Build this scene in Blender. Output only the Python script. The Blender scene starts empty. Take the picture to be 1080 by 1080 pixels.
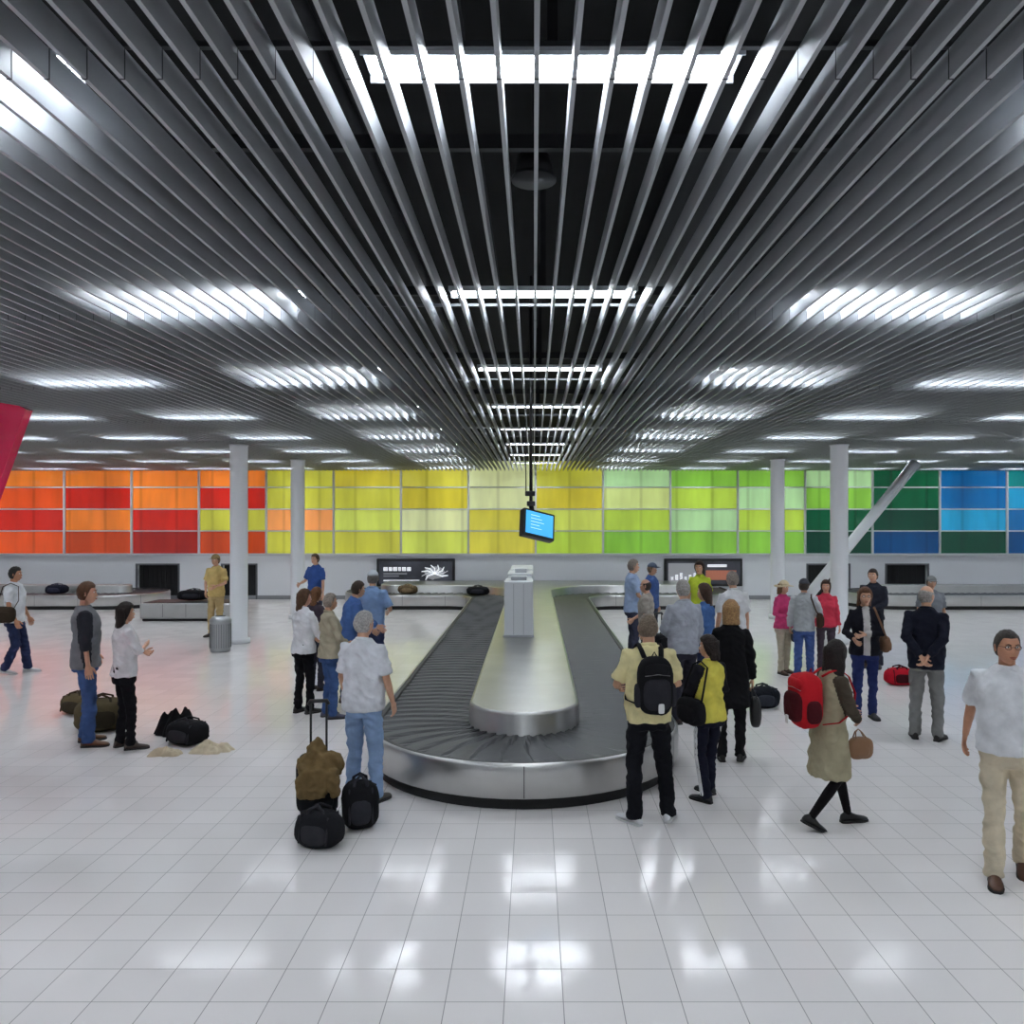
import bpy, math, random
import numpy as np
from mathutils import Vector, Matrix, noise
random.seed(3)
S=bpy.context.scene
COL=S.collection
F=850.0; VX=563.0; HY=548.0; CH=2.5
CEIL=4.02
WALL=25.3

# ---------------------------------------------------------------- materials
def lin(c):
    o=[]
    for v in c[:3]:
        v=v/255.0
        o.append(v/12.92 if v<=0.04045 else ((v+0.055)/1.055)**2.4)
    return (o[0],o[1],o[2],1.0)
_m={}
def mat(name,col,rough=.5,metal=0.0,bump=0.0,bscale=50,emit=0.0,var=0.0,vscale=5,coat=0.0,spec=.5,ecol=None,sss=0.0,sheen=0.0):
    key=(name,tuple(col),rough,metal,bump,emit)
    if key in _m: return _m[key]
    m=bpy.data.materials.new(name); m.use_nodes=True
    nt=m.node_tree; b=nt.nodes['Principled BSDF']
    c=lin(col)
    b.inputs['Base Color'].default_value=c
    b.inputs['Roughness'].default_value=rough
    b.inputs['Metallic'].default_value=metal
    b.inputs['Coat Weight'].default_value=coat
    b.inputs['Specular IOR Level'].default_value=spec
    if sheen>0: b.inputs['Sheen Weight'].default_value=sheen
    if emit>0:
        b.inputs['Emission Color'].default_value=lin(ecol) if ecol else c
        b.inputs['Emission Strength'].default_value=emit
    if bump>0 or var>0:
        tc=nt.nodes.new('ShaderNodeTexCoord')
    if bump>0:
        n=nt.nodes.new('ShaderNodeTexNoise'); n.inputs['Scale'].default_value=bscale; n.inputs['Detail'].default_value=4
        bp=nt.nodes.new('ShaderNodeBump'); bp.inputs['Strength'].default_value=bump; bp.inputs['Distance'].default_value=.02
        nt.links.new(tc.outputs['Object'],n.inputs['Vector'])
        nt.links.new(n.outputs['Fac'],bp.inputs['Height']); nt.links.new(bp.outputs['Normal'],b.inputs['Normal'])
    if var>0:
        n2=nt.nodes.new('ShaderNodeTexNoise'); n2.inputs['Scale'].default_value=vscale; n2.inputs['Detail'].default_value=5
        mr=nt.nodes.new('ShaderNodeMapRange'); mr.inputs[1].default_value=.3; mr.inputs[2].default_value=.7
        mr.inputs[3].default_value=1-var; mr.inputs[4].default_value=1+var
        mx=nt.nodes.new('ShaderNodeVectorMath'); mx.operation='SCALE'; mx.inputs[0].default_value=c[:3]
        nt.links.new(tc.outputs['Object'],n2.inputs['Vector'])
        nt.links.new(n2.outputs['Fac'],mr.inputs[0]); nt.links.new(mr.outputs[0],mx.inputs['Scale'])
        nt.links.new(mx.outputs[0],b.inputs['Base Color'])
        if emit>0 and not ecol: nt.links.new(mx.outputs[0],b.inputs['Emission Color'])
    _m[key]=m
    return m
def cloth(c): return mat('cloth',c,.9,bump=.5,bscale=20,var=.14,vscale=9,spec=.15)
def skin(c): return mat('skin',c,.48,var=.10,vscale=16,spec=.45,bump=.05,bscale=60)
def hairm(c): return mat('hair',c,.55,bump=.6,bscale=90,var=.35,vscale=60,spec=.3)

# ---------------------------------------------------------------- mesh builder
class MB:
    def __init__(s): s.v=[]; s.f=[]; s.m=[]; s.sm=[]; s.mats=[]
    def mi(s,m):
        if m not in s.mats: s.mats.append(m)
        return s.mats.index(m)
    def add(s,vs,fs,m,smooth=True):
        o=len(s.v); i=s.mi(m) if m is not None else 0
        s.v.extend([tuple(v) for v in vs])
        for f in fs:
            s.f.append(tuple(a+o for a in f)); s.m.append(i); s.sm.append(smooth)
    def build(s,name,M=None,parent=None):
        me=bpy.data.meshes.new(name)
        vs=s.v
        if M is not None: vs=[tuple(M@Vector(v)) for v in vs]
        me.from_pydata(vs,[],s.f)
        for m in s.mats: me.materials.append(m)
        me.polygons.foreach_set('material_index',s.m)
        me.polygons.foreach_set('use_smooth',s.sm)
        me.update()
        o=bpy.data.objects.new(name,me); COL.objects.link(o)
        if parent: o.parent=parent
        return o
def box(mb,x0,x1,y0,y1,z0,z1,m):
    v=[(x0,y0,z0),(x1,y0,z0),(x1,y1,z0),(x0,y1,z0),(x0,y0,z1),(x1,y0,z1),(x1,y1,z1),(x0,y1,z1)]
    mb.add(v,[(0,3,2,1),(4,5,6,7),(0,1,5,4),(1,2,6,5),(2,3,7,6),(3,0,4,7)],m,False)
def bbox_(mb,x0,x1,y0,y1,z0,z1,m,b=.01):
    import bmesh
    bm=bmesh.new(); bmesh.ops.create_cube(bm,size=1)
    for v in bm.verts:
        v.co=Vector(((x0+x1)/2+v.co.x*(x1-x0),(y0+y1)/2+v.co.y*(y1-y0),(z0+z1)/2+v.co.z*(z1-z0)))
    bmesh.ops.bevel(bm,geom=bm.edges[:],offset=b,segments=2,affect='EDGES',profile=.5)
    bm.verts.index_update()
    mb.add([v.co for v in bm.verts],[[v.index for v in f.verts] for f in bm.faces],m,False)
    bm.free()
def rings_mesh(mb,rings,m,smooth=True,cap=True):
    n=len(rings[0]); vs=[p for r in rings for p in r]; fs=[]
    for i in range(len(rings)-1):
        for j in range(n):
            k=(j+1)%n
            fs.append((i*n+j,i*n+k,(i+1)*n+k,(i+1)*n+j))
    if cap:
        fs.append(tuple(range(n-1,-1,-1))); fs.append(tuple((len(rings)-1)*n+j for j in range(n)))
    mb.add(vs,fs,m,smooth)
def tube(mb,pts,rad,m,n=12,ref=None,dome=True,smooth=True):
    P=[Vector(p) for p in pts]; R=[(r,r) if not isinstance(r,(tuple,list)) else tuple(r) for r in rad]
    if len(R)==1: R=R*len(P)
    T=[]
    for i in range(len(P)):
        a=P[max(i-1,0)]; b=P[min(i+1,len(P)-1)]
        T.append((b-a).normalized())
    if dome:
        a0=max(R[0]); a1=max(R[-1])
        P2=[P[0]-T[0]*a0*.6,P[0]-T[0]*a0*.4]+P+[P[-1]+T[-1]*a1*.4,P[-1]+T[-1]*a1*.6]
        R2=[(R[0][0]*.35,R[0][1]*.35),(R[0][0]*.78,R[0][1]*.78)]+R+[(R[-1][0]*.78,R[-1][1]*.78),(R[-1][0]*.35,R[-1][1]*.35)]
        T=[T[0],T[0]]+T+[T[-1],T[-1]]; P,R=P2,R2
    rf=Vector(ref) if ref else Vector((1,0,0))
    rings=[]
    pu=None
    for p,r,t in zip(P,R,T):
        base=rf if pu is None else pu
        u=base-t*base.dot(t)
        if u.length<.15:
            b2=Vector((0,1,0)); u=b2-t*b2.dot(t)
            if u.length<.15: b2=Vector((0,0,1)); u=b2-t*b2.dot(t)
        u.normalize(); v=t.cross(u)
        pu=u if ref is None else None
        rings.append([p+u*math.cos(2*math.pi*j/n)*r[0]+v*math.sin(2*math.pi*j/n)*r[1] for j in range(n)])
    rings_mesh(mb,rings,m,smooth)
def sbox(mb,c,h,m,e=4.0,nu=20,nv=12,nz=0.0,ns=6.0,seed=0,R=None,sag=0.0):
    c=Vector(c); vs=[];fs=[]
    def pw(a): return math.copysign(abs(a)**(2.0/e),a)
    for i in range(nv+1):
        ph=-math.pi/2+math.pi*i/nv
        for j in range(nu):
            th=2*math.pi*j/nu
            p=Vector((pw(math.cos(ph))*pw(math.cos(th))*h[0],pw(math.cos(ph))*pw(math.sin(th))*h[1],pw(math.sin(ph))*h[2]))
            if nz: 
                q=p*ns+Vector((seed*7.1,seed*3.3,0))
                p=p*(1+nz*(noise.noise(q)+.5*noise.noise(q*2.3)))
            if R: p=R@p
            vs.append(c+p)
    for i in range(nv):
        for j in range(nu):
            k=(j+1)%nu
            fs.append((i*nu+j,i*nu+k,(i+1)*nu+k,(i+1)*nu+j))
    mb.add(vs,fs,m,True)
def remesh(tmp,vox,sm=3):
    me=bpy.data.meshes.new('tmp'); me.from_pydata(tmp.v,[],tmp.f)
    o=bpy.data.objects.new('tmp',me); COL.objects.link(o)
    md=o.modifiers.new('r','REMESH'); md.mode='VOXEL'; md.voxel_size=vox
    if sm:
        m2=o.modifiers.new('s','SMOOTH'); m2.factor=.5; m2.iterations=sm
    dg=bpy.context.evaluated_depsgraph_get(); ev=o.evaluated_get(dg); mm=ev.to_mesh()
    vs=[v.co.copy() for v in mm.vertices]; ns=[v.normal.copy() for v in mm.vertices]
    fs=[tuple(p.vertices) for p in mm.polygons]
    ev.to_mesh_clear(); bpy.data.objects.remove(o); bpy.data.meshes.remove(me)
    return vs,ns,fs

# ================================================================ PEOPLE
def ik(a,b,l1,l2,pole):
    d=b-a; L=d.length; mx=(l1+l2)*.9985
    if L>mx: b=a+d*(mx/L); d=b-a; L=mx
    x=(l1*l1-l2*l2+L*L)/(2*L); h=math.sqrt(max(l1*l1-x*x,0))
    u=d.normalized(); p=pole-u*pole.dot(u); p.normalize()
    return a+u*x+p*h,b
ARMS={'down':((.245,.03,.880),(.4,-1,0)),'relax':((.24,.12,.91),(.5,-1,0)),
 'cross':((-.04,.215,1.15),(1,-.2,-.8)),'cross2':((-.04,.245,1.20),(1,-.2,-.8)),'front':((.07,.24,1.05),(1,-.5,-.5)),'bent':((.2,.28,1.10),(.5,-1,-.3)),
 'behind':((.04,-.19,.98),(1,-.6,0)),'pocket':((.20,.08,.95),(1,-.8,0)),'strap':((.13,.17,1.30),(.7,0,-1)),
 'swingf':((.2,.25,.95),(.3,-1,0)),'swingb':((.25,-.22,.92),(.3,-1,0)),'chin':((.06,.2,1.40),(.7,.2,-1)),
 'carry':((.23,.05,.90),(.5,-1,0)),'reach':((.2,.45,1.15),(.5,-.3,-1))}
def hand(mb,w,u,side,m,curl=.5,s=1.0):
    u=u.normalized(); ref=Vector((0,.75,.65)); th=ref-u*ref.dot(u); th.normalize()
    n=u.cross(th)
    if n.dot(Vector((-side,0,0)))<0: n=-n
    ringc=[(-.02,.022,.018),(.0,.024,.018),(.03,.034,.017),(.065,.041,.015),(.092,.040,.012),(.10,.034,.008)]
    rings=[]
    for d,a,b in ringc:
        c=w+u*d
        rings.append([c+th*math.cos(t)*a+n*math.sin(t)*b for t in [2*math.pi*j/10 for j in range(10)]])
    rings_mesh(mb,rings,m)
    for off,L in ((.030,.072),(.010,.080),(-.010,.074),(-.030,.058)):
        p=w+u*.088+th*off; d=u.copy(); pts=[p]; ang=0
        for k,fr in enumerate((.45,.32,.23)):
            ang+=curl*(.55 if k==0 else .75)
            d=(u*math.cos(ang)+n*math.sin(ang)+th*off*1.2).normalized()
            p=p+d*L*fr; pts.append(p)
        tube(mb,pts,[.0092,.0088,.008,.007],m,7)
    p=w+u*.025+th*.024; d1=(u*.65+th*.7+n*.25).normalized(); d2=(u*.9+th*.25+n*.4).normalized()
    tube(mb,[p,p+d1*.035,p+d1*.035+d2*.032,p+d1*.035+d2*.058],[.013,.0115,.010,.008],m,7)

def head(mb,M,sk,hc,style,hat=None,hatc=None,glasses=False,beard=None,fem=False):
    sm=skin(sk); a,b,c=.074,.094,.118
    NT,NP=26,40
    def surf(th,ph,ext=0.0):
        d=Vector((math.sin(th)*math.sin(ph),math.sin(th)*math.cos(ph),math.cos(th)))
        x,y,z=d.x*a,d.y*b,d.z*c
        lo=max(0,-d.z)
        x*=1-.22*lo*lo-.08*lo
        if d.y<0: y*=1-.35*lo
        else: y*=1-.10*(1-lo)*abs(d.y)**3+.05*lo
        x*=1+.04*max(0,d.z)
        if d.y>0:
            g=math.exp(-(x/.013)**2)
            zz=z
            pr=0
            if -.040<zz<.022:
                t=(.022-zz)/.062; pr=.024*t**1.1 if t<.85 else .024*(1-t)/.15
            y+=g*pr
            for sx in (-1,1):
                y-=.009*math.exp(-((x-sx*.031)/.014)**2-((z-.012)/.011)**2)
            y+=.004*math.exp(-((z-.03)/.010)**2)*math.exp(-(x/.05)**2)
            y+=.006*math.exp(-((z+.062)/.012)**2-(x/.022)**2)
            y+=.009*math.exp(-((z+.098)/.016)**2-(x/.024)**2)
        return Vector((x,y,z)),d
    vs=[];fs=[]
    for i in range(NT+1):
        for j in range(NP):
            vs.append(M@surf(math.pi*i/NT,2*math.pi*j/NP)[0])
    for i in range(NT):
        for j in range(NP):
            k=(j+1)%NP; fs.append((i*NP+j,(i+1)*NP+j,(i+1)*NP+k,i*NP+k))
    mb.add(vs,fs,sm)
    R3=M.to_3x3()
    ew=mat('eye_white',(235,232,225),.3); ei=mat('iris',(45,30,20),.3)
    lip=skin((int(sk[0]*.82),int(sk[1]*.62),int(sk[2]*.6))); br=hairm(tuple(int(v*.7) for v in hc))
    for sx in (-1,1):
        sbox(mb,M@Vector((sx*.031,.074,.012)),(.0125,.009,.0075),ew,2,10,6,R=R3)
        sbox(mb,M@Vector((sx*.031,.0815,.012)),(.0055,.004,.0058),ei,2,8,6,R=R3)
        tube(mb,[M@Vector((sx*.016,.088,.028)),M@Vector((sx*.032,.0885,.033)),M@Vector((sx*.048,.078,.028))],[.0028,.0035,.002],br,6)
        sbox(mb,M@Vector((sx*.077,-.006,.0)),(.009,.018,.031),sm,2.2,12,8,R=R3@Matrix.Rotation(sx*-.35,3,'Z'))
        sbox(mb,M@Vector((sx*.083,-.002,.002)),(.004,.010,.019),lip,2,8,6,R=R3@Matrix.Rotation(sx*-.35,3,'Z'))
    tube(mb,[M@Vector((-.022,.084,-.059)),M@Vector((-.008,.0935,-.057)),M@Vector((.008,.0935,-.057)),M@Vector((.022,.084,-.059))],[.0025,.0042,.0042,.0025],lip,6)
    tube(mb,[M@Vector((-.018,.085,-.066)),M@Vector((0,.0935,-.067)),M@Vector((.018,.085,-.066))],[.0025,.0048,.0025],lip,6)
    if glasses:
        gm=mat('glasses_frame',(25,22,20),.3)
        for sx in (-1,1):
            ps=[M@Vector((sx*.033+.021*math.cos(t),.097-.01*abs(math.cos(t)),.010+.015*math.sin(t))) for t in [2*math.pi*q/12 for q in range(13)]]
            tube(mb,ps,[.0022]*13,gm,5,dome=False)
            tube(mb,[M@Vector((sx*.054,.088,.014)),M@Vector((sx*.077,.0,.012))],[.002,.002],gm,5)
        tube(mb,[M@Vector((-.012,.098,.014)),M@Vector((.012,.098,.014))],[.002,.002],gm,5)
    hm=hairm(hc)
    def shell(maskf,thick,m,inner=.012,extra=None):
        vs=[];fs=[]
        for i in range(NT+1):
            for j in range(NP):
                p,d=surf(math.pi*i/NT,2*math.pi*j/NP)
                mk=max(-1,min(1,maskf(d)))
                nn=Vector((d.x/a,d.y/b,d.z/c)).normalized()
                off=thick*(mk**.6) if mk>0 else inner*mk
                if mk>0: off+=.005*noise.noise(d*7)+.003*noise.noise(d*18)
                q=p+nn*off
                vs.append(M@q)
        for i in range(NT):
            for j in range(NP):
                k=(j+1)%NP; fs.append((i*NP+j,(i+1)*NP+j,(i+1)*NP+k,i*NP+k))
        mb.add(vs,fs,m)
    def base(d,front=.50,back=-.62,side=.0):
        h=math.hypot(d.x,d.y); fr=d.y/h if h>1e-4 else 0
        t=min(1,max(0,(fr+.25)/.95)); t=t*t*(3-2*t)
        tz=back+(front-back)*t
        return (d.z-tz)*6
    if style=='short': shell(base,.013,hm)
    elif style=='bald': shell(lambda d:min(base(d,.5,-.6),(.42-d.z+max(0,-d.y)*.25)*6,(.45-d.y)*6),.009,hm)
    elif style=='thin': shell(lambda d:base(d,.62,-.55),.010,hm)
    else:
        shell(lambda d:base(d,.48,-.9),.022,hm)
        L={'bob':-.13,'mid':-.18,'long':-.36}[style]
        rg=[]
        steps=10
        for i in range(steps+1):
            t=i/steps; z=.07+(L-.07)*t
            w_=.092*(1-.22*t*t) ; dd=.066*(1-.30*t)
            if style=='bob': w_=.093;dd=.074*(1-.2*t)
            if style=='long': w_=.096*(1+.1*math.sin(t*3)-.35*t**4)
            ring=[]
            for q in range(22):
                an=2*math.pi*q/22; p=Vector((math.cos(an)*w_,-.042-.030*t+math.sin(an)*dd,z))
                wv=Vector((noise.noise(p*22),noise.noise(p*22+Vector((5,0,0))),0))*(.014 if style=='long' else .008)
                ring.append(M@(p+wv))
            rg.append(ring)
        rings_mesh(mb,rg,hm)
    if hat:
        hm2=cloth(hatc)
        if hat=='cap':
            shell(lambda d:(d.z-.32)*8,.020,hm2)
            vs=[];fs=[];n=10
            for i in range(n+1):
                an=math.radians(-62+124*i/n)
                for r,zz in ((.085,.050),(.165,.038)):
                    yy=math.cos(an)*r if r<.1 else .06+math.cos(an)*.115
                    xx=math.sin(an)*(.082 if r<.1 else .080)
                    for q in (0,.006): vs.append(M@Vector((xx,yy,zz+q-.012*abs(math.sin(an))**2)))
            for i in range(n):
                o=i*4; p=o+4
                fs+= [(o,p,p+2,o+2),(o+1,o+3,p+3,p+1),(o+2,p+2,p+3,o+3)]
            mb.add(vs,fs,hm2)
        else:
            shell(lambda d:(d.z-.30)*8,.026,hm2)
            vs=[];fs=[];n=28
            for i in range(n):
                an=2*math.pi*i/n
                for r,zz in ((.085,.045),(.175,.026+.012*math.cos(2*an))):
                    for q in (0,.006): vs.append(M@Vector((math.sin(an)*r,math.cos(an)*r*1.08,zz+q)))
            for i in range(n):
                o=i*4; p=((i+1)%n)*4
                fs+= [(o,p,p+2,o+2),(o+1,o+3,p+3,p+1),(o+2,p+2,p+3,o+3)]
            mb.add(vs,fs,hm2)

SK1=(206,158,130); SK2=(190,135,105); SK3=(160,110,82)
def person(name,px,fy,hy=None,H=None,hd=0,top=(200,200,200),bot=(60,70,100),shoe=(50,35,30),sk=SK1,hair=(70,50,35),style='short',
           fem=False,fat=0.0,sleeve='short',slc=None,hem=.86,tuck=False,lean=0.0,L='down',Rr='down',feet=None,hyaw=0,hpitch=0,
           hat=None,hatc=None,glasses=False,near=True,stripe=False,bare=False,collar=True,vest=None):
    y=CH*F/(fy-HY)
    if H is None: H=(fy-hy)*y/F
    x=(px-VX)*y/F; s=H/1.75
    M=Matrix.Translation((x,y,0))@Matrix.Rotation(math.radians(hd),4,'Z')@Matrix.Scale(s,4)
    mb=MB(); sm=skin(sk); tm=cloth(top); bm_=cloth(bot)
    vox=.011 if near else .017
    if feet is None: feet=((.10,.03,-10,0),(-.10,-.02,10,0))
    feet={1:feet[0],-1:feet[1]}
    ank={}
    for sd in (1,-1):
        fx,fyy,yaw,pit=feet[sd]
        Rf=Matrix.Rotation(math.radians(yaw),4,'Z')
        ball=Vector((0,.13,0)); Pm=Matrix.Translation(ball)@Matrix.Rotation(-math.radians(pit),4,'X')@Matrix.Translation(-ball)
        ank[sd]=(Matrix.Translation((fx,fyy,0))@Rf@Pm,)
    hipz=.905
    L1,L2=.414,.408
    for sd in (1,-1):
        A=ank[sd][0]@Vector((0,0,.085)); hx=sd*.088
        dd=math.hypot(A.x-hx,A.y); hipz=min(hipz,A.z+math.sqrt(max(.1,.820**2-dd*dd)))
    drop=Vector((0,0,hipz-.905))
    def B(p):
        p=Vector(p)
        if lean and p.z>.92:
            q=p-Vector((0,0,.92)); t=min(1,q.z/.2)
            a_=-lean*t; c_,s_=math.cos(a_),math.sin(a_)
            p=Vector((q.x,q.y*c_-q.z*s_,q.y*s_+q.z*c_+.92))
        return p+drop
    shx=.150 if fem else .172
    legs={}
    for sd in (1,-1):
        Mf=ank[sd][0]; A=Mf@Vector((0,0,.085)); hip=Vector((sd*.088,0,.905))+drop
        fyaw=math.radians(feet[sd][2]); kn,A2=ik(hip,A,L1,L2,Vector((-math.sin(fyaw)*.5+sd*.05,1,0)))
        legs[sd]=(hip,kn,A,Mf)
    arms={}
    for sd,sp in ((1,Rr),(-1,L)):
        tgt,pole=(ARMS[sp] if isinstance(sp,str) else sp)
        t=B((sd*tgt[0],tgt[1],tgt[2])); sh=B((sd*shx,-.005,1.415))
        el,wr=ik(sh,t,.285,.25,Vector((sd*pole[0],pole[1],pole[2])))
        arms[sd]=(sh,el,wr)
    def trings(lo,hi,grow,fx=1.0):
        if fem: T=[(.30,.21,.17,0),(.5,.205,.16,0),(.70,.195,.15,0),(.80,.178,.132,0),(.88,.180,.133,-.005),(.97,.163,.12,0),(1.06,.138,.108,.005),(1.16,.142,.112,.01),(1.26,.155,.130,.022),(1.33,.158,.122,.012),(1.39,.155,.10,0),(1.43,.132,.085,-.005),(1.465,.088,.068,-.01),(1.50,.056,.055,-.01)]
        else: T=[(.30,.21,.17,0),(.5,.20,.16,0),(.70,.185,.145,0),(.80,.168,.128,0),(.88,.170,.13,0),(.97,.165,.125,0),(1.06,.158,.118,.005),(1.16,.164,.120,.01),(1.26,.176,.126,.012),(1.33,.180,.124,.008),(1.39,.176,.108,0),(1.43,.150,.092,-.005),(1.465,.10,.074,-.01),(1.50,.062,.060,-.01)]
        def at(z):
            for i in range(len(T)-1):
                if T[i][0]<=z<=T[i+1][0]:
                    t=(z-T[i][0])/(T[i+1][0]-T[i][0]); return [T[i][k]*(1-t)+T[i+1][k]*t for k in range(4)]
            return list(T[-1])
        zs=[lo]+[t[0] for t in T if lo+.02<t[0]<hi-.005]+[hi]
        rr=[]
        for z in zs:
            z_,w,d,yc=at(z); g=fat*math.exp(-((z-1.03)/.16)**2)
            w+=g*.6+grow; d+=g*.8+grow; yc+=g*.5
            ring=[]
            n=24
            for q in range(n):
                an=2*math.pi*q/n; cc,ss=math.cos(an),math.sin(an)
                pw=lambda v:math.copysign(abs(v)**.86,v)
                ring.append(B((pw(cc)*w,yc+pw(ss)*d,z)))
            rr.append(ring)
        return rr
    t=MB()
    rings_mesh(t,trings(.84,1.46,-.036),None)
    tube(t,[B((0,-.012,1.40)),B((0,-.008,1.50)),B((0,.008,1.60))],[.052,.053,.052],None,14)
    lg=1.0 if bare else .76
    for sd in (1,-1):
        hip,kn,A,_=legs[sd]; sh,el,wr=arms[sd]
        tube(t,[hip+Vector((-sd*.01,0,.0)),hip.lerp(kn,.5),kn,kn.lerp(A,.35),A],[.074*lg,.064*lg,.050*lg,.050*lg,.036],None,12,dome=True)
        ua=.038 if sleeve!='short' else .042
        fa=.036 if sleeve=='short' else .028
        tube(t,[B((sd*(shx-.07),-.005,1.395)),sh-Vector((0,0,.012)),sh.lerp(el,.5),el,el.lerp(wr,.3),wr],[.034,.036,ua,fa,fa,(.025,.023)],None,10)
    vs,ns,fs=remesh(t,.0125 if near else .018,2)
    mb.add(vs,fs,sm)
    if bare:
        i2=mb.mi(cloth(bot))
        base=len(mb.f)-len(fs)
        for q,f in enumerate(fs):
            if vs[f[0]].z<.75: mb.m[base+q]=i2
    for sd in (1,-1):
        sh,el,wr=arms[sd]; hand(mb,wr,(wr-el)+Vector((0,0,-.05)),sd,sm,curl=.55 if sd>0 else .6)
    hc=B((0,.018,1.632))
    Mh=Matrix.Translation(hc)@Matrix.Rotation(math.radians(hyaw),4,'Z')@Matrix.Rotation(-math.radians(hpitch)-lean*.5,4,'X')
    head(mb,Mh,sk,hair,style,hat,hatc,glasses,fem=fem)
    def wr_(vs,ns,amp,seed,zf=12):
        # cloth folds: ridged noise, diagonal drags plus soft volume change
        o=[]
        for v,n_ in zip(vs,ns):
            q=Vector((v.x*8+v.z*3,v.y*8,v.z*zf+abs(v.x)*5))+Vector((seed,seed*2,0))
            rdg=.55-abs(noise.noise(q))*2.2
            o.append(v+n_*amp*(.75*rdg+.5*noise.noise(q*.6+Vector((9,0,0)))+.25*noise.noise(q*2.4)+.15))
        return o
    sdn=random.random()*50
    if not bare:
        t=MB(); rr=trings(.80,1.0,-.006); rings_mesh(t,rr,None)
        sl=-.008 if fem else 0
        for sd in (1,-1):
            hip,kn,A,_=legs[sd]; e=A+(kn-A)*.02
            tube(t,[hip+Vector((-sd*.006,0,.0)),hip.lerp(kn,.45),kn,kn.lerp(A,.4),e-(kn-A).normalized()*.045],[(.088+sl,.094+sl),.084+sl,.067+sl,.063+sl,.063+sl],None,14,dome=False)
        vs,ns,fs=remesh(t,vox,2)
        vw=wr_(vs,ns,.016,sdn,13)
        # more folds toward cuffs and knee
        mb.add(vw,fs,bm_)
        if stripe:
            wm=cloth((225,225,225))
            for sd in (1,-1):
                hip,kn,A,_=legs[sd]
                for dy in (-.014,.014):
                    tube(mb,[hip+Vector((sd*.088,dy,-.03)),hip.lerp(kn,.5)+Vector((sd*.083,dy,0)),kn+Vector((sd*.064,dy,0)),kn.lerp(A,.5)+Vector((sd*.060,dy,0)),A+Vector((sd*.058,dy,0))],[.010],wm,6)
    t=MB(); rings_mesh(t,trings(hem,1.50,.013),None)
    for sd in (1,-1):
        sh,el,wr=arms[sd]; k=-.006 if fem else 0
        a0=B((sd*(shx-.06),-.005,1.40))
        if sleeve=='short':
            tube(t,[a0,sh,sh.lerp(el,.4),sh.lerp(el,.82)],[.062+k,.064+k,.064+k,.066+k],None,12,dome=False)
        else:
            e=el.lerp(wr,.96 if sleeve=='long' else .35)
            pts=[a0,sh,sh.lerp(el,.5),el]+([el.lerp(wr,.5)] if sleeve=='long' else [])+[e]
            rd=[.060+k,.062+k,.059+k,.055+k]+([.050+k] if sleeve=='long' else [])+[.043+k]
            tube(t,pts,rd,None,12,dome=False)
    vs,ns,fs=remesh(t,vox,2); vs=wr_(vs,ns,.016,sdn+9,11)
    mb.add(vs,fs,tm)
    if slc or vest:
        base=len(mb.f)-len(fs)
        if slc:
            i2=mb.mi(cloth(slc))
            segs=[arms[1],arms[-1]]
            for q,f in enumerate(fs):
                c=sum((vs[i] for i in f),Vector())/len(f)
                for sh,el,wr in segs:
                    sd=1 if sh.x>0 else -1
                    best=9
                    for a_,b_ in ((sh,el),(el,wr)):
                        ab=b_-a_; tt=max(0,min(1,(c-a_).dot(ab)/ab.length_squared)); best=min(best,(c-a_-ab*tt).length)
                    if best<.078 and (c.x*sd>shx-.03 or c.y>.15): mb.m[base+q]=i2
        if vest:
            i3=mb.mi(cloth(vest))
            for q,f in enumerate(fs):
                c=vs[f[0]]
                if abs(c.x)<.045 and c.y>.05 : mb.m[base+q]=i3
    if collar:
        ps=[B((math.cos(an)*.062,-.008+math.sin(an)*.060,1.497-.014*math.sin(an))) for an in [2*math.pi*q/16 for q in range(17)]]
        tube(mb,ps,[(.009,.018)]*17,tm,8,dome=False)
        if sleeve=='short':
            for sx in (-1,1): sbox(mb,B((sx*.030,.068,1.470)),(.026,.008,.020),tm,4,10,6,R=Matrix.Rotation(sx*.5,3,'Y'))
    shm=mat('shoe',shoe,.45); sol=mat('shoe_sole',(30,28,27),.7) if shoe[0]<180 else mat('shoe_sole',(215,215,215),.6)
    for sd in (1,-1):
        Mf=legs[sd][3]; rg=[];rs=[]
        for (yy,w,h) in ((-.072,.018,.05),(-.062,.030,.078),(-.03,.036,.10),(.02,.037,.10),(.06,.040,.078),(.10,.046,.062),(.145,.047,.052),(.18,.038,.043),(.203,.018,.032)):
            ring=[];r2=[]
            for q in range(14):
                an=2*math.pi*q/14; cx=math.cos(an); sz=math.sin(an)
                cx=math.copysign(abs(cx)**.8,cx)
                zz=.014+(h-.014)*(.5+.5*sz)
                taper=1-.35*max(0,sz)
                ring.append(Mf@Vector((cx*w*taper,yy,zz)))
                r2.append(Mf@Vector((cx*(w+.004),yy*1.02,.018 if sz>0 else 0)))
            rg.append(ring); rs.append(r2)
        rings_mesh(mb,rg,shm); rings_mesh(mb,rs,sol)
    ob=mb.build(name,M)
    return dict(M=M,arms=arms,B=B,ob=ob,x=x,y=y,s=s)

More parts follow.
